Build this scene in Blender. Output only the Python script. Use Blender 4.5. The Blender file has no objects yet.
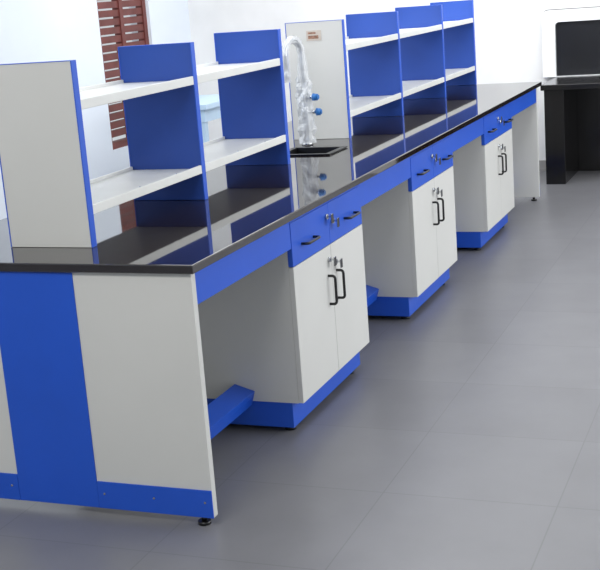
import bpy, bmesh, math, random
from mathutils import Vector, Matrix, noise
random.seed(4)
S=bpy.context.scene
COL=S.collection
try:
    S.view_settings.view_transform='Standard'
except Exception: pass

# ---------------------------------------------------------------- materials
def lin(c):
    return tuple(((v/255)/12.92 if v/255<=.04045 else ((v/255+.055)/1.055)**2.4) for v in c)+(1,)
def mat(name,rgb,rough=.4,metal=0,var=.06,scale=6,spec=.5,alpha=1,coat=0,bump=0,bscale=200):
    m=bpy.data.materials.new(name); m.use_nodes=True
    nt=m.node_tree; b=nt.nodes['Principled BSDF']
    b.inputs['Roughness'].default_value=rough; b.inputs['Metallic'].default_value=metal
    b.inputs['Specular IOR Level'].default_value=spec; b.inputs['Alpha'].default_value=alpha
    b.inputs['Coat Weight'].default_value=coat
    g=nt.nodes.new('ShaderNodeNewGeometry'); n=nt.nodes.new('ShaderNodeTexNoise')
    n.inputs['Scale'].default_value=scale; n.inputs['Detail'].default_value=5
    nt.links.new(g.outputs['Position'],n.inputs['Vector'])
    r=nt.nodes.new('ShaderNodeValToRGB'); c=lin(rgb)
    r.color_ramp.elements[0].color=tuple(v*(1-var) for v in c[:3])+(1,)
    r.color_ramp.elements[1].color=tuple(min(1,v*(1+var)) for v in c[:3])+(1,)
    r.color_ramp.elements[0].position=.3; r.color_ramp.elements[1].position=.7
    nt.links.new(n.outputs['Fac'],r.inputs['Fac']); nt.links.new(r.outputs['Color'],b.inputs['Base Color'])
    if bump:
        n2=nt.nodes.new('ShaderNodeTexNoise'); n2.inputs['Scale'].default_value=bscale
        nt.links.new(g.outputs['Position'],n2.inputs['Vector'])
        bp=nt.nodes.new('ShaderNodeBump'); bp.inputs['Strength'].default_value=bump; bp.inputs['Distance'].default_value=.002
        nt.links.new(n2.outputs['Fac'],bp.inputs['Height']); nt.links.new(bp.outputs['Normal'],b.inputs['Normal'])
    return m
M_white=mat('ivory_laminate',(211,211,207),.42,var=.02,scale=3)
M_shelf=mat('shelf_laminate',(220,221,218),.35,var=.03,scale=9)
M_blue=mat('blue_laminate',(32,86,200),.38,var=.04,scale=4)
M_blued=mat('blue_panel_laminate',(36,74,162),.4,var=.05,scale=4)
M_black=mat('black_plastic',(14,14,16),.3)
M_chrome=mat('chrome',(205,208,212),.18,metal=1,var=.02)
M_wall=mat('wall_paint',(224,231,240),.75,var=.03,scale=1.6)
M_wallb=mat('wall_paint_stained',(230,230,229),.75,var=.06,scale=2.3)
M_ceil=mat('ceiling_paint',(232,233,234),.8,var=.02)
M_brown=mat('brown_window_paint',(104,50,45),.5,var=.2,scale=8)
M_base=mat('baseboard_tile',(150,148,145),.4)
M_dark=mat('dark_granite',(16,15,16),.2,var=.4,scale=60)
M_panelblack=mat('black_glass_panel',(26,27,30),.25,var=.2,scale=3)
M_frame=mat('white_frame_paint',(240,241,242),.4,var=.02)
M_frame_shade=mat('grey_frame_shade',(120,120,118),.6)  # shade colour for the outline around the white frame
M_knob=mat('blue_knob_plastic',(40,110,180),.35)
M_plastic=mat('clear_plastic_wrap',(225,228,230),.12,var=.05,scale=30,alpha=.5,bump=.6,bscale=50)
M_paper=mat('brown_sticker',(150,112,92),.6,var=.5,scale=70)
M_lbl=mat('sticker_paper',(200,190,180),.6,var=.1,scale=40)
M_basin=mat('black_sink_polymer',(9,9,10),.35)
M_lblue=mat('pale_blue_top',(184,208,228),.4)

def granite():
    m=bpy.data.materials.new('black_granite'); m.use_nodes=True; nt=m.node_tree; b=nt.nodes['Principled BSDF']
    g=nt.nodes.new('ShaderNodeNewGeometry')
    n=nt.nodes.new('ShaderNodeTexNoise'); n.inputs['Scale'].default_value=90; n.inputs['Detail'].default_value=6
    nt.links.new(g.outputs['Position'],n.inputs['Vector'])
    r=nt.nodes.new('ShaderNodeValToRGB'); e=r.color_ramp.elements
    e[0].position=.42; e[0].color=(.013,.009,.010,1); e[1].position=.85; e[1].color=(.024,.018,.018,1)
    nt.links.new(n.outputs['Fac'],r.inputs['Fac']); nt.links.new(r.outputs['Color'],b.inputs['Base Color'])
    n3=nt.nodes.new('ShaderNodeTexNoise'); n3.inputs['Scale'].default_value=2.5
    nt.links.new(g.outputs['Position'],n3.inputs['Vector'])
    mr=nt.nodes.new('ShaderNodeMapRange'); mr.inputs['To Min'].default_value=.02; mr.inputs['To Max'].default_value=.05
    nt.links.new(n3.outputs['Fac'],mr.inputs['Value']); nt.links.new(mr.outputs['Result'],b.inputs['Roughness'])
    b.inputs['IOR'].default_value=2.2
    return m
M_gran=granite()
def tiles():
    m=bpy.data.materials.new('grey_floor_tiles'); m.use_nodes=True; nt=m.node_tree; b=nt.nodes['Principled BSDF']
    g=nt.nodes.new('ShaderNodeNewGeometry')
    mp=nt.nodes.new('ShaderNodeMapping'); mp.inputs['Location'].default_value=(.13,.22,0)
    br=nt.nodes.new('ShaderNodeTexBrick'); br.offset=0; br.squash=1
    br.inputs['Scale'].default_value=1; br.inputs['Brick Width'].default_value=.6; br.inputs['Row Height'].default_value=.6
    br.inputs['Mortar Size'].default_value=.0035; br.inputs['Mortar Smooth'].default_value=.8
    br.inputs['Color1'].default_value=lin((119,119,123)); br.inputs['Color2'].default_value=lin((114,114,118)); br.inputs['Mortar'].default_value=lin((105,105,108))
    nt.links.new(g.outputs['Position'],mp.inputs['Vector']); nt.links.new(mp.outputs['Vector'],br.inputs['Vector'])
    n=nt.nodes.new('ShaderNodeTexNoise'); n.inputs['Scale'].default_value=3.5; n.inputs['Detail'].default_value=8
    nt.links.new(g.outputs['Position'],n.inputs['Vector'])
    mr=nt.nodes.new('ShaderNodeMapRange'); mr.inputs['To Min'].default_value=.84; mr.inputs['To Max'].default_value=1.14
    nt.links.new(n.outputs['Fac'],mr.inputs['Value'])
    mx=nt.nodes.new('ShaderNodeVectorMath'); mx.operation='SCALE'
    nt.links.new(br.outputs['Color'],mx.inputs[0]); nt.links.new(mr.outputs['Result'],mx.inputs['Scale'])
    nt.links.new(mx.outputs['Vector'],b.inputs['Base Color'])
    b.inputs['Roughness'].default_value=.36; b.inputs['Specular IOR Level'].default_value=.5
    return m
M_floor=tiles()

# ---------------------------------------------------------------- helpers
def bm_box(bm,x0,x1,y0,y1,z0,z1,bev=0,mi=0):
    r=bmesh.ops.create_cube(bm,size=1)
    vs=r['verts']
    for v in vs:
        v.co=Vector(((x0+x1)/2+v.co.x*(x1-x0),(y0+y1)/2+v.co.y*(y1-y0),(z0+z1)/2+v.co.z*(z1-z0)))
    fs=list({f for v in vs for f in v.link_faces})
    for f in fs: f.material_index=mi
    if bev:
        es=list({e for v in vs for e in v.link_edges})
        bmesh.ops.bevel(bm,geom=es,offset=bev,segments=2,affect='EDGES',profile=.5)
def bm_cyl(bm,c,axis,r,h,seg=20,r2=None,mi=0):
    ax=Vector(axis).normalized()
    q=Vector((0,0,1)).rotation_difference(ax).to_matrix().to_4x4()
    n0=set(bm.faces)
    bmesh.ops.create_cone(bm,cap_ends=True,segments=seg,radius1=r,radius2=r if r2 is None else r2,depth=h,matrix=Matrix.Translation(Vector(c))@q)
    for f in set(bm.faces)-n0:
        f.material_index=mi; f.smooth=len(f.verts)==4
def bm_tube(bm,pts,r,seg=10,mi=0):
    pts=[Vector(p) for p in pts]; rings=[]; up=None
    for i,p in enumerate(pts):
        t=(pts[min(i+1,len(pts)-1)]-pts[max(i-1,0)]).normalized()
        if up is None:
            up=t.orthogonal().normalized()
        up=(up-t*up.dot(t)).normalized(); s=t.cross(up)
        rings.append([bm.verts.new(p+(up*math.cos(a)+s*math.sin(a))*r) for a in [2*math.pi*k/seg for k in range(seg)]])
    for a,b in zip(rings,rings[1:]):
        for k in range(seg):
            f=bm.faces.new((a[k],a[(k+1)%seg],b[(k+1)%seg],b[k])); f.smooth=True; f.material_index=mi
    bm.faces.new(rings[0][::-1]).material_index=mi; bm.faces.new(rings[-1]).material_index=mi
def wpos(o):
    p=Vector(o.location)
    while o.parent: o=o.parent; p+=Vector(o.location)
    return p
def finish(name,bm,mats,parent=None,origin=None,**props):
    """bm in world coordinates; the origin goes to the base centre"""
    bmesh.ops.recalc_face_normals(bm,faces=bm.faces)
    xs=[v.co for v in bm.verts]
    if origin is None:
        origin=Vector(((min(v.x for v in xs)+max(v.x for v in xs))/2,(min(v.y for v in xs)+max(v.y for v in xs))/2,min(v.z for v in xs)))
    origin=Vector(origin)
    for v in bm.verts: v.co-=origin
    me=bpy.data.meshes.new(name); bm.to_mesh(me); bm.free()
    for m in (mats if isinstance(mats,(list,tuple)) else [mats]): me.materials.append(m)
    o=bpy.data.objects.new(name,me); COL.objects.link(o)
    if parent is not None:
        o.parent=parent; o.location=origin-wpos(parent)
    else: o.location=origin
    for k,v in props.items(): o[k]=v
    return o
def box(name,b,m,parent=None,bev=.002,**props):
    bm=bmesh.new(); bm_box(bm,*b,bev=bev); return finish(name,bm,m,parent,**props)
def empty(name,loc,**props):
    o=bpy.data.objects.new(name,None); o.empty_display_size=.2; COL.objects.link(o); o.location=loc
    for k,v in props.items(): o[k]=v
    return o

# ---------------------------------------------------------------- setting
XL,XR,YB,YF,H=-3.58,5.2,7.45,-7.5,3.2
box('floor',(XL-.2,XR,YF,YB+.2,-.1,0),M_floor,bev=0,kind='structure')
box('ceiling',(XL-.2,XR,YF,YB+.2,H,H+.1),M_ceil,bev=0,kind='structure')
box('wall_back',(XL-.2,XR,YB,YB+.2,0,H),M_wallb,bev=0,kind='structure')
wy0,wy1,wz0,wz1=5.75,6.65,.50,2.35
bm=bmesh.new()
bm_box(bm,XL-.2,XL,YF,wy0,0,H); bm_box(bm,XL-.2,XL,wy1,YB,0,H)
bm_box(bm,XL-.2,XL,wy0,wy1,0,wz0); bm_box(bm,XL-.2,XL,wy0,wy1,wz1,H)
finish('wall_left',bm,M_wall,kind='structure')
bm=bmesh.new()
fx0,fx1=XL-.10,XL-.03
bm_box(bm,fx0,fx1,wy0,wy0+.06,wz0,wz1); bm_box(bm,fx0,fx1,wy1-.06,wy1,wz0,wz1)
bm_box(bm,fx0,fx1,wy0+.06,wy1-.06,wz0,wz0+.06); bm_box(bm,fx0,fx1,wy0+.06,wy1-.06,wz1-.06,wz1)
bm_box(bm,fx0,fx1,(wy0+wy1)/2-.03,(wy0+wy1)/2+.03,wz0+.06,wz1-.06)
z=wz0+.10
while z<wz1-.1:
    bm_box(bm,fx0+.02,fx1-.01,wy0+.06,wy1-.06,z,z+.056); z+=.072
finish('window_1',bm,M_brown,kind='structure')
box('baseboard_back',(XL,-.2,YB-.012,YB,0,.09),M_base,bev=0,kind='structure')

# ---------------------------------------------------------------- bench
W=1.194; L=5.98; Zt=.87; Z=.9
frame=empty('bench_frame',(-W/2,L/2,0),label='ivory and blue laminate frame carrying the black worktop',category='bench')
W1,W2=.436,.322
def end_panel(y0,y1,near):
    p=box('end_panel',(-W,0,y0,y1,.03,Zt-.002),M_white,frame,label='ivory laminate end panel')
    s=-1 if near else 1; yf=y0 if near else y1
    a,b=sorted((yf,yf+s*.004)); 
    box('center_strip',(-W1-W2,-W1,a,b,.03,Zt-.004),M_blue,p,bev=.001,label='blue vertical strip')
    for x0,x1 in ((-W1+.001,0),(-W,-W1-W2-.001)):
        a,b=sorted((yf,yf+s*.005))
        k=box('kickboard',(x0,x1,a,b,.03,.128),M_blue,p,bev=.001,label='blue kickboard')
        if near:
            for t in (.06,.5,.94):
                bm=bmesh.new(); bm_cyl(bm,(x0+(x1-x0)*t,a-.001,.085),(0,1,0),.004,.003,12)
                finish('screw',bm,M_chrome,k)
    for x in (-.045,-W+.045):
        bm=bmesh.new(); bm_cyl(bm,(x,(y0+y1)/2,.006),(0,0,1),.022,.012); bm_cyl(bm,(x,(y0+y1)/2,.021),(0,0,1),.010,.018)
        finish('foot',bm,M_black,p,label='black adjustable foot')
end_panel(0,.03,True); end_panel(L-.03,L,False)
CW=.845; CY=[.861,2.518,4.168]
gaps=[(.031,CY[0]-.001)]+[(CY[i]+CW+.001,(CY[i+1] if i<2 else L-.03)-.001) for i in range(3)]
for a,b in gaps:
    box('apron_rail',(-.024,-.002,a,b,.757,Zt-.002),M_blue,frame,label='blue apron rail under the worktop')
    # tilted foot rail (angled channel)
    bm=bmesh.new(); bm_box(bm,-.045,.045,a,b,-.012,.012,bev=.001)
    bm_box(bm,.033,.045,a,b,-.05,-.012)
    for v in bm.verts:
        x,zz=v.co.x,v.co.z; t=math.radians(17)
        v.co.x=-.253+x*math.cos(t)+zz*math.sin(t); v.co.z=.175-x*math.sin(t)+zz*math.cos(t)
    finish('foot_rail',bm,M_blue,frame,label='blue foot rail in the knee space')
bm=bmesh.new(); bm_box(bm,-.600,-.582,.031,L-.031,.05,.79); bm_box(bm,-.600,-.582,.031,2.33,.79,Zt-.002); bm_box(bm,-.600,-.582,2.66,L-.031,.79,Zt-.002)
finish('back_panel',bm,M_white,frame,label='ivory panel behind the knee spaces')
# far side of the bench, below the worktop
box('apron_rail',(-W+.002,-W+.022,.031,L-.031,.757,Zt-.002),M_blue,frame,label='blue apron rail under the worktop')

# worktop with sink cut-out
ov=.018
X0,X1,Y0,Y1=-W-ov,ov,-ov,L+.10
hx0,hx1,hy0,hy1=-.66,-.385,2.37,2.62
bm=bmesh.new()
def ring(x0,x1,y0,y1,z): return [bm.verts.new(p) for p in ((x0,y0,z),(x1,y0,z),(x1,y1,z),(x0,y1,z))]
ot,ob=ring(X0,X1,Y0,Y1,Z),ring(X0,X1,Y0,Y1,Zt); it,ib=ring(hx0,hx1,hy0,hy1,Z),ring(hx0,hx1,hy0,hy1,Zt)
for i in range(4):
    j=(i+1)%4
    bm.faces.new((ot[i],ot[j],it[j],it[i])); bm.faces.new((ob[j],ob[i],ib[i],ib[j]))
    bm.faces.new((ob[i],ob[j],ot[j],ot[i])); bm.faces.new((it[i],it[j],ib[j],ib[i]))
bm.edges.ensure_lookup_table()
es=[e for e in bm.edges if all(v in ot for v in e.verts) or all(v in ob for v in e.verts)]
bmesh.ops.bevel(bm,geom=es,offset=.004,segments=3,affect='EDGES',profile=.5)
finish('worktop',bm,M_gran,label='long polished black granite worktop on the laboratory bench',category='worktop')

# sink basin
bm=bmesh.new()
def rr(x0,x1,y0,y1,z): return [bm.verts.new(p) for p in ((x0,y0,z),(x1,y0,z),(x1,y1,z),(x0,y1,z))]
c=.002
R=[rr(hx0+c,hx1-c,hy0+c,hy1-c,.797),rr(hx0+c,hx1-c,hy0+c,hy1-c,.902),rr(hx0-.014,hx1+.014,hy0-.014,hy1+.014,.902),rr(hx0-.014,hx1+.014,hy0-.014,hy1+.014,.908),
   rr(hx0+.014,hx1-.014,hy0+.014,hy1-.014,.908),rr(hx0+.022,hx1-.022,hy0+.022,hy1-.022,.808)]
for a,b in zip(R,R[1:]):
    for i in range(4): bm.faces.new((a[i],a[(i+1)%4],b[(i+1)%4],b[i]))
bm.faces.new(R[0]); bm.faces.new(R[-1])
sink=finish('sink',bm,M_basin,label='small black rectangular sink set into the granite worktop',category='sink')
bm=bmesh.new(); bm_cyl(bm,((hx0+hx1)/2,(hy0+hy1)/2,.811),(0,0,1),.03,.006)
finish('drain',bm,M_chrome,sink,label='chrome drain')

# ---------------------------------------------------------------- cabinets
def dhandle(c,axis,ln,out=.03):
    """D shaped pull; c = centre on the front face, sticks out to +x"""
    pts=[]; h=ln/2; ax=Vector(axis); c=Vector(c); X=Vector((1,0,0))
    pts.append(c-ax*h)
    rad=.012
    for k in range(6):
        a=k/5*math.pi/2; pts.append(c-ax*(h-rad+rad*math.cos(a))+X*(out-rad+rad*math.sin(a)))
    for k in range(6):
        a=k/5*math.pi/2; pts.append(c+ax*(h-rad+rad*math.sin(a))+X*(out-rad+rad*math.cos(a)))
    pts.append(c+ax*h)
    return pts
cab=empty('base_cabinet',(-.28,CY[0]+CW/2,0))
y0=CY[0]; y1=y0+CW; ym=(y0+y1)/2
bm=bmesh.new(); bm_box(bm,-.56,-.36,y0,y1,.131,.79,bev=0); bm_box(bm,-.36,-.021,y0,y1,.131,Zt-.002,bev=0)
finish('body',bm,M_white,cab,label='ivory laminate carcass')
box('top_rail',(-.021,-.001,y0,y1,.857,Zt-.002),M_blue,cab,bev=.001,label='blue top rail')
box('plinth',(-.54,-.05,y0+.003,y1-.003,.025,.131),M_blue,cab,label='blue recessed plinth')
for x in (-.09,-.50):
    for y in (y0+.06,y1-.06):
        bm=bmesh.new(); bm_cyl(bm,(x,y,.006),(0,0,1),.024,.012); bm_cyl(bm,(x,y,.0185),(0,0,1),.012,.013)
        finish('foot',bm,M_black,cab,label='black adjustable foot')
def lock(c,parent):
    c=Vector(c); bm=bmesh.new()
    bm_cyl(bm,c+Vector((.004,0,0)),(1,0,0),.011,.010,18)
    bm_box(bm,c.x+.009,c.x+.028,c.y-.0015,c.y+.0015,c.z-.004,c.z+.004)
    bm_box(bm,c.x+.026,c.x+.030,c.y-.012,c.y+.012,c.z-.026,c.z+.012,bev=.001,mi=1)
    finish('lock',bm,[M_chrome,M_black],parent,label='chrome lock with a key in it')
for i,(a,b) in enumerate(((y0,ym-.001),(ym+.001,y1))):
    d=box('drawer',(-.021,0,a,b,.6845,.8555),M_blue,cab,bev=.001,label='blue drawer front')
    bm=bmesh.new(); cy=a+(b-a)*(.40 if i==0 else .60); bm_tube(bm,dhandle((0,cy,.755),(0,1,0),.13),.0055)
    finish('handle',bm,M_black,d,label='black D-shaped handle')
    lock((0,(b-.03 if i==0 else a+.035),.805 if i==0 else .775),d)
for i,(a,b) in enumerate(((y0,ym-.0015),(ym+.0015,y1))):
    d=box('door',(-.021,0,a,b,.132,.6815),M_white,cab,label='ivory door front')
    bm=bmesh.new(); cy=b-.05 if i==0 else a+.05; bm_tube(bm,dhandle((0,cy,.50),(0,0,1),.12),.0058)
    finish('handle',bm,M_black,d,label='black D-shaped handle')
    lock((0,(b-.03 if i==0 else a+.04),.625 if i==0 else .60),d)
def deep_copy(o,parent,off):
    n=o.copy(); COL.objects.link(n)
    if parent: n.parent=parent
    else: n.location=Vector(o.location)+Vector(off)
    for ch in list(o.children): deep_copy(ch,n,off)
    return n
cabs=[cab]
for k in (1,2): cabs.append(deep_copy(cab,None,(0,CY[k]-CY[0],0)))
for o in cabs:
    o['category']='cabinet'; o['group']='base cabinets under the worktop'
    o['label']='ivory two-door base cabinet with blue drawers and plinth'

# ---------------------------------------------------------------- reagent racks
xr,xl=-.4826,-.8173
T=.03
def rack(ys,whites,label):
    top=1.543
    e=empty('reagent_rack',((xr+xl)/2,(ys[0]+ys[-1])/2,Z),label=label,category='shelf')
    for i,y in enumerate(ys):
        w=i in whites; bm=bmesh.new()
        bm_box(bm,xl+.004,xr-.004,y,y+T,Z+.001,top-.002,bev=.001)
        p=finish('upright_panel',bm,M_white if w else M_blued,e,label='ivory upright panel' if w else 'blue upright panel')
        bm=bmesh.new(); bm_box(bm,xr-.004,xr,y-.001,y+T+.001,Z+.001,top); bm_box(bm,xl,xl+.004,y-.001,y+T+.001,Z+.001,top)
        bm_box(bm,xl+.004,xr-.004,y-.001,y+T+.001,top-.002,top)
        finish('edge_trim',bm,M_blue,p,label='bright blue edge trim')
        if w and i==0 and len(ys)==4:
            bm=bmesh.new(); bm_box(bm,-.695,-.61,y-.003,y-.001,1.44,1.495); bm_box(bm,-.685,-.625,y-.0035,y-.003,1.45,1.468,mi=1); bm_box(bm,-.685,-.64,y-.0035,y-.003,1.476,1.486,mi=1)
            finish('sticker',bm,[M_lbl,M_paper],p,label='small brown and white sticker')
    for a,b in zip(ys,ys[1:]):
        a2,b2=a+T+.0015,b-.0015
        for zt in (1.0457,1.4087):
            bm=bmesh.new()
            bm_box(bm,xl+.012,xr-.012,a2,b2,zt-.032,zt-.014)
            bm_box(bm,xr-.012,xr-.001,a2,b2,zt-.034,zt,bev=.002); bm_box(bm,xl+.001,xl+.012,a2,b2,zt-.034,zt,bev=.002)
            s=finish('shelf',bm,M_shelf,e,label='white lipped shelf')
            for t in (.15,.5,.85):
                bm=bmesh.new(); bm_cyl(bm,(xr-.05,a2+(b2-a2)*t,zt-.0135),(0,0,1),.007,.003,12)
                finish('screw',bm,M_chrome,s)
    return e
rack([.22,1.134,2.074],[0],'two-bay reagent rack with ivory end and blue uprights before the sink')
rack([3.0,4.03,5.10,6.04],[0],'three-bay reagent rack with ivory end and blue uprights behind the faucet')

# ---------------------------------------------------------------- faucet
fx,fy=-.645,2.77
fa=empty('faucet',(fx,fy,Z),label='gooseneck laboratory faucet with blue knobs wrapped in clear plastic',category='faucet')
bm=bmesh.new(); bm_cyl(bm,(fx,fy,Z+.010),(0,0,1),.032,.018,24,.026); bm_cyl(bm,(fx,fy,Z+.16),(0,0,1),.014,.29,20)
bm_cyl(bm,(fx,fy,Z+.18),(0,0,1),.020,.05,20); bm_cyl(bm,(fx,fy,Z+.26),(0,0,1),.020,.05,20)
finish('column',bm,M_chrome,fa,label='chrome column')
bm=bmesh.new(); d=Vector((-.22,-.97,0)).normalized(); pts=[(fx,fy,Z+.30),(fx,fy,1.33),(fx,fy,1.39)]
for k in range(1,13):
    a=math.pi*k/12; r=.075; pts.append(Vector((fx,fy,1.39))+d*(r-r*math.cos(a))+Vector((0,0,r*math.sin(a))))
pts.append(Vector((fx,fy,1.30))+d*.15)
bm_tube(bm,pts,.010,12); e0=Vector((fx,fy,1.285))+d*.15; bm_cyl(bm,e0,(0,0,1),.014,.04,16,)
finish('spout',bm,M_chrome,fa,label='chrome gooseneck spout')
for z,dd in ((1.157,Vector((1,-.25,0)).normalized()),(1.076,Vector((1,.15,0)).normalized())):
    bm=bmesh.new(); c0=Vector((fx,fy,z)); bm_cyl(bm,c0+dd*.035,dd,.009,.05,14)
    v=finish('valve',bm,M_chrome,fa,label='chrome side valve')
    bm=bmesh.new(); bm_cyl(bm,c0+dd*.072,dd,.021,.024,8,.018); bm_cyl(bm,c0+dd*.087,dd,.012,.008,12)
    finish('knob',bm,M_knob,v,label='blue valve knob')
bm=bmesh.new()
# crumpled sleeve following the column and the whole gooseneck
path=[Vector((fx,fy,Z+.012+i/20*.36)) for i in range(21)]+[Vector((fx,fy,1.30)),Vector((fx,fy,1.34))]+[Vector(p) for p in pts[2:]]+[Vector((fx,fy,1.25))+d*.15]
rings=[]; N=20; upv=None; s_=0
for i,p in enumerate(path):
    t=(path[min(i+1,len(path)-1)]-path[max(i-1,0)]).normalized()
    if upv is None: upv=Vector((1,0,0))
    upv=(upv-t*upv.dot(t)).normalized(); sv=t.cross(upv); s_+=.02
    base=.042 if p.z<1.26 and i<22 else .019
    if 17<i<23: base=.042-.023*(i-17)/6
    rg=[]
    for k in range(N):
        a=2*math.pi*k/N; dv=upv*math.cos(a)+sv*math.sin(a)
        r=base+base*.42*noise.noise(Vector((math.cos(a)*1.9,math.sin(a)*1.9,s_*24)))
        rg.append(bm.verts.new(p+dv*r))
    rings.append(rg)
for a,b in zip(rings,rings[1:]):
    for k in range(N): bm.faces.new((a[k],a[(k+1)%N],b[(k+1)%N],b[k]))
finish('plastic_wrap',bm,M_plastic,fa,label='crumpled clear plastic wrap')

# ---------------------------------------------------------------- black counter by the back wall
ct=empty('granite_counter',(.6,7.06,0),label='black granite counter with slab legs against the wall',category='counter')
box('countertop',(-.10,1.4,6.66,7.448,.775,.82),M_dark,ct,bev=.004,label='black polished countertop')
for x in (-.08,1.24): box('leg',(x,x+.16,6.70,7.40,0,.775),M_dark,ct,bev=.004,label='black granite slab leg')
box('back_panel',(.08,1.24,7.38,7.44,0,.775),M_dark,ct)
# framed black panel above it
def rrect(bm,x0,x1,z0,z1,y,r,n=8,rb=None):
    out=[]; rb=r if rb is None else rb
    for sx,sz,a0 in ((1,1,0),(-1,1,90),(-1,-1,180),(1,-1,270)):
        q=r if sz>0 else rb
        cx=x1-q if sx>0 else x0+q; cz=z1-q if sz>0 else z0+q
        for k in range(n+1):
            a=math.radians(a0+90*k/n); out.append(bm.verts.new((cx+q*math.cos(a),y,cz+q*math.sin(a))))
    return out
fp=empty('framed_panel',(.5,7.42,.822),label='white rounded frame with a black glossy panel above the counter',category='panel')
bm=bmesh.new()
A=rrect(bm,-.205,1.25,.822,1.385,7.436,.05,rb=.002); B=rrect(bm,-.205,1.25,.822,1.385,7.38,.05,rb=.002)
C=rrect(bm,-.095,1.14,.826,1.285,7.38,.035,rb=.002); D=rrect(bm,-.095,1.14,.826,1.285,7.424,.035,rb=.002)
for P,Q in ((A,B),(B,C),(C,D)):
    n=len(P)
    for i in range(n): bm.faces.new((P[i],P[(i+1)%n],Q[(i+1)%n],Q[i]))
finish('frame',bm,M_frame,fp,label='white rounded frame')
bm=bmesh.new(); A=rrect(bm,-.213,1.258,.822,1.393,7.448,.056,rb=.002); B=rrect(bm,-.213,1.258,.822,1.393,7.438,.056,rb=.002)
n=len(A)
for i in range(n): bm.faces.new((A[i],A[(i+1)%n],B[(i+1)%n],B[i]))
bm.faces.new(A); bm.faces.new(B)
finish('frame_shade',bm,M_frame_shade,fp,label='thin grey border standing in for shade around the frame')  # added grey slab, its rim imitates the shaded edge of the frame
bm=bmesh.new(); A=rrect(bm,-.093,1.138,.828,1.283,7.436,.034,rb=.002); B=rrect(bm,-.093,1.138,.828,1.283,7.42,.034,rb=.002)
n=len(A)
for i in range(n): bm.faces.new((A[i],A[(i+1)%n],B[(i+1)%n],B[i]))
bm.faces.new(A); bm.faces.new(B)
finish('panel',bm,M_panelblack,fp,label='black glossy panel')

# ---------------------------------------------------------------- side table by the window wall
tb=empty('side_table',(-2.7,5.75,0),label='small pale-blue topped table beside the window wall',category='table')
box('tabletop',(-2.95,-2.45,5.3,6.2,.86,.90),M_lblue,tb,label='pale blue tabletop')
box('apron',(-2.92,-2.48,5.33,6.17,.76,.86),M_lblue,tb,label='pale blue apron')
for x in (-2.91,-2.54):
    for y in (5.34,6.11): box('leg',(x,x+.05,y,y+.05,0,.76),M_lblue,tb)

# ---------------------------------------------------------------- light
w=bpy.data.worlds.new('daylight'); S.world=w; w.use_nodes=True
bg=w.node_tree.nodes['Background']; bg.inputs['Color'].default_value=(.90,.95,1,1); bg.inputs['Strength'].default_value=.66
def area(name,loc,target,sx,sy,power,col=(1,1,1)):
    l=bpy.data.lights.new(name,'AREA'); l.shape='RECTANGLE'; l.size=sx; l.size_y=sy; l.energy=power; l.color=col
    o=bpy.data.objects.new(name,l); COL.objects.link(o); o.location=loc
    o.rotation_euler=(Vector(target)-Vector(loc)).to_track_quat('-Z','Y').to_euler(); return o
area('window_light',(4.9,3.0,2.1),(0,3.0,.7),6,1.8,190,(.98,.99,1))
area('window_light',(-3.4,2.5,2.2),(0,3.5,.9),5,1.6,85,(.92,.96,1))
area('ceiling_fill',(-.5,3.8,3.1),(-.5,3.8,0),3,5.6,125,(.98,.99,1))
area('ceiling_fill',(-.1,-2.3,3.1),(-.4,.2,.4),2.2,1.0,85,(1,.985,.95))  # added lamp aimed at the near end panel, not a known fixture
area('ceiling_fill',(-.5,5.2,3.1),(-.5,7.4,1.2),5,.6,75)  # added lamp that brightens the back wall, not a known fixture

# ---------------------------------------------------------------- camera
cx,cy,cz,yaw,pit,rol,f=1.7447,-3.3945,1.7179,.3847,-.2358,-.0756,1227.3
fw=Vector((-math.sin(yaw)*math.cos(pit),math.cos(yaw)*math.cos(pit),math.sin(pit)))
r0=Vector((math.cos(yaw),math.sin(yaw),0)); u0=r0.cross(fw)
rt=r0*math.cos(rol)+u0*math.sin(rol); up=u0*math.cos(rol)-r0*math.sin(rol)
cd=bpy.data.cameras.new('camera'); cam=bpy.data.objects.new('camera',cd); COL.objects.link(cam)
cd.sensor_fit='HORIZONTAL'; cd.sensor_width=36; cd.lens=f*36/600; cd.clip_end=60
cam.matrix_world=Matrix(((rt.x,up.x,-fw.x,cx),(rt.y,up.y,-fw.y,cy),(rt.z,up.z,-fw.z,cz),(0,0,0,1)))
S.camera=cam
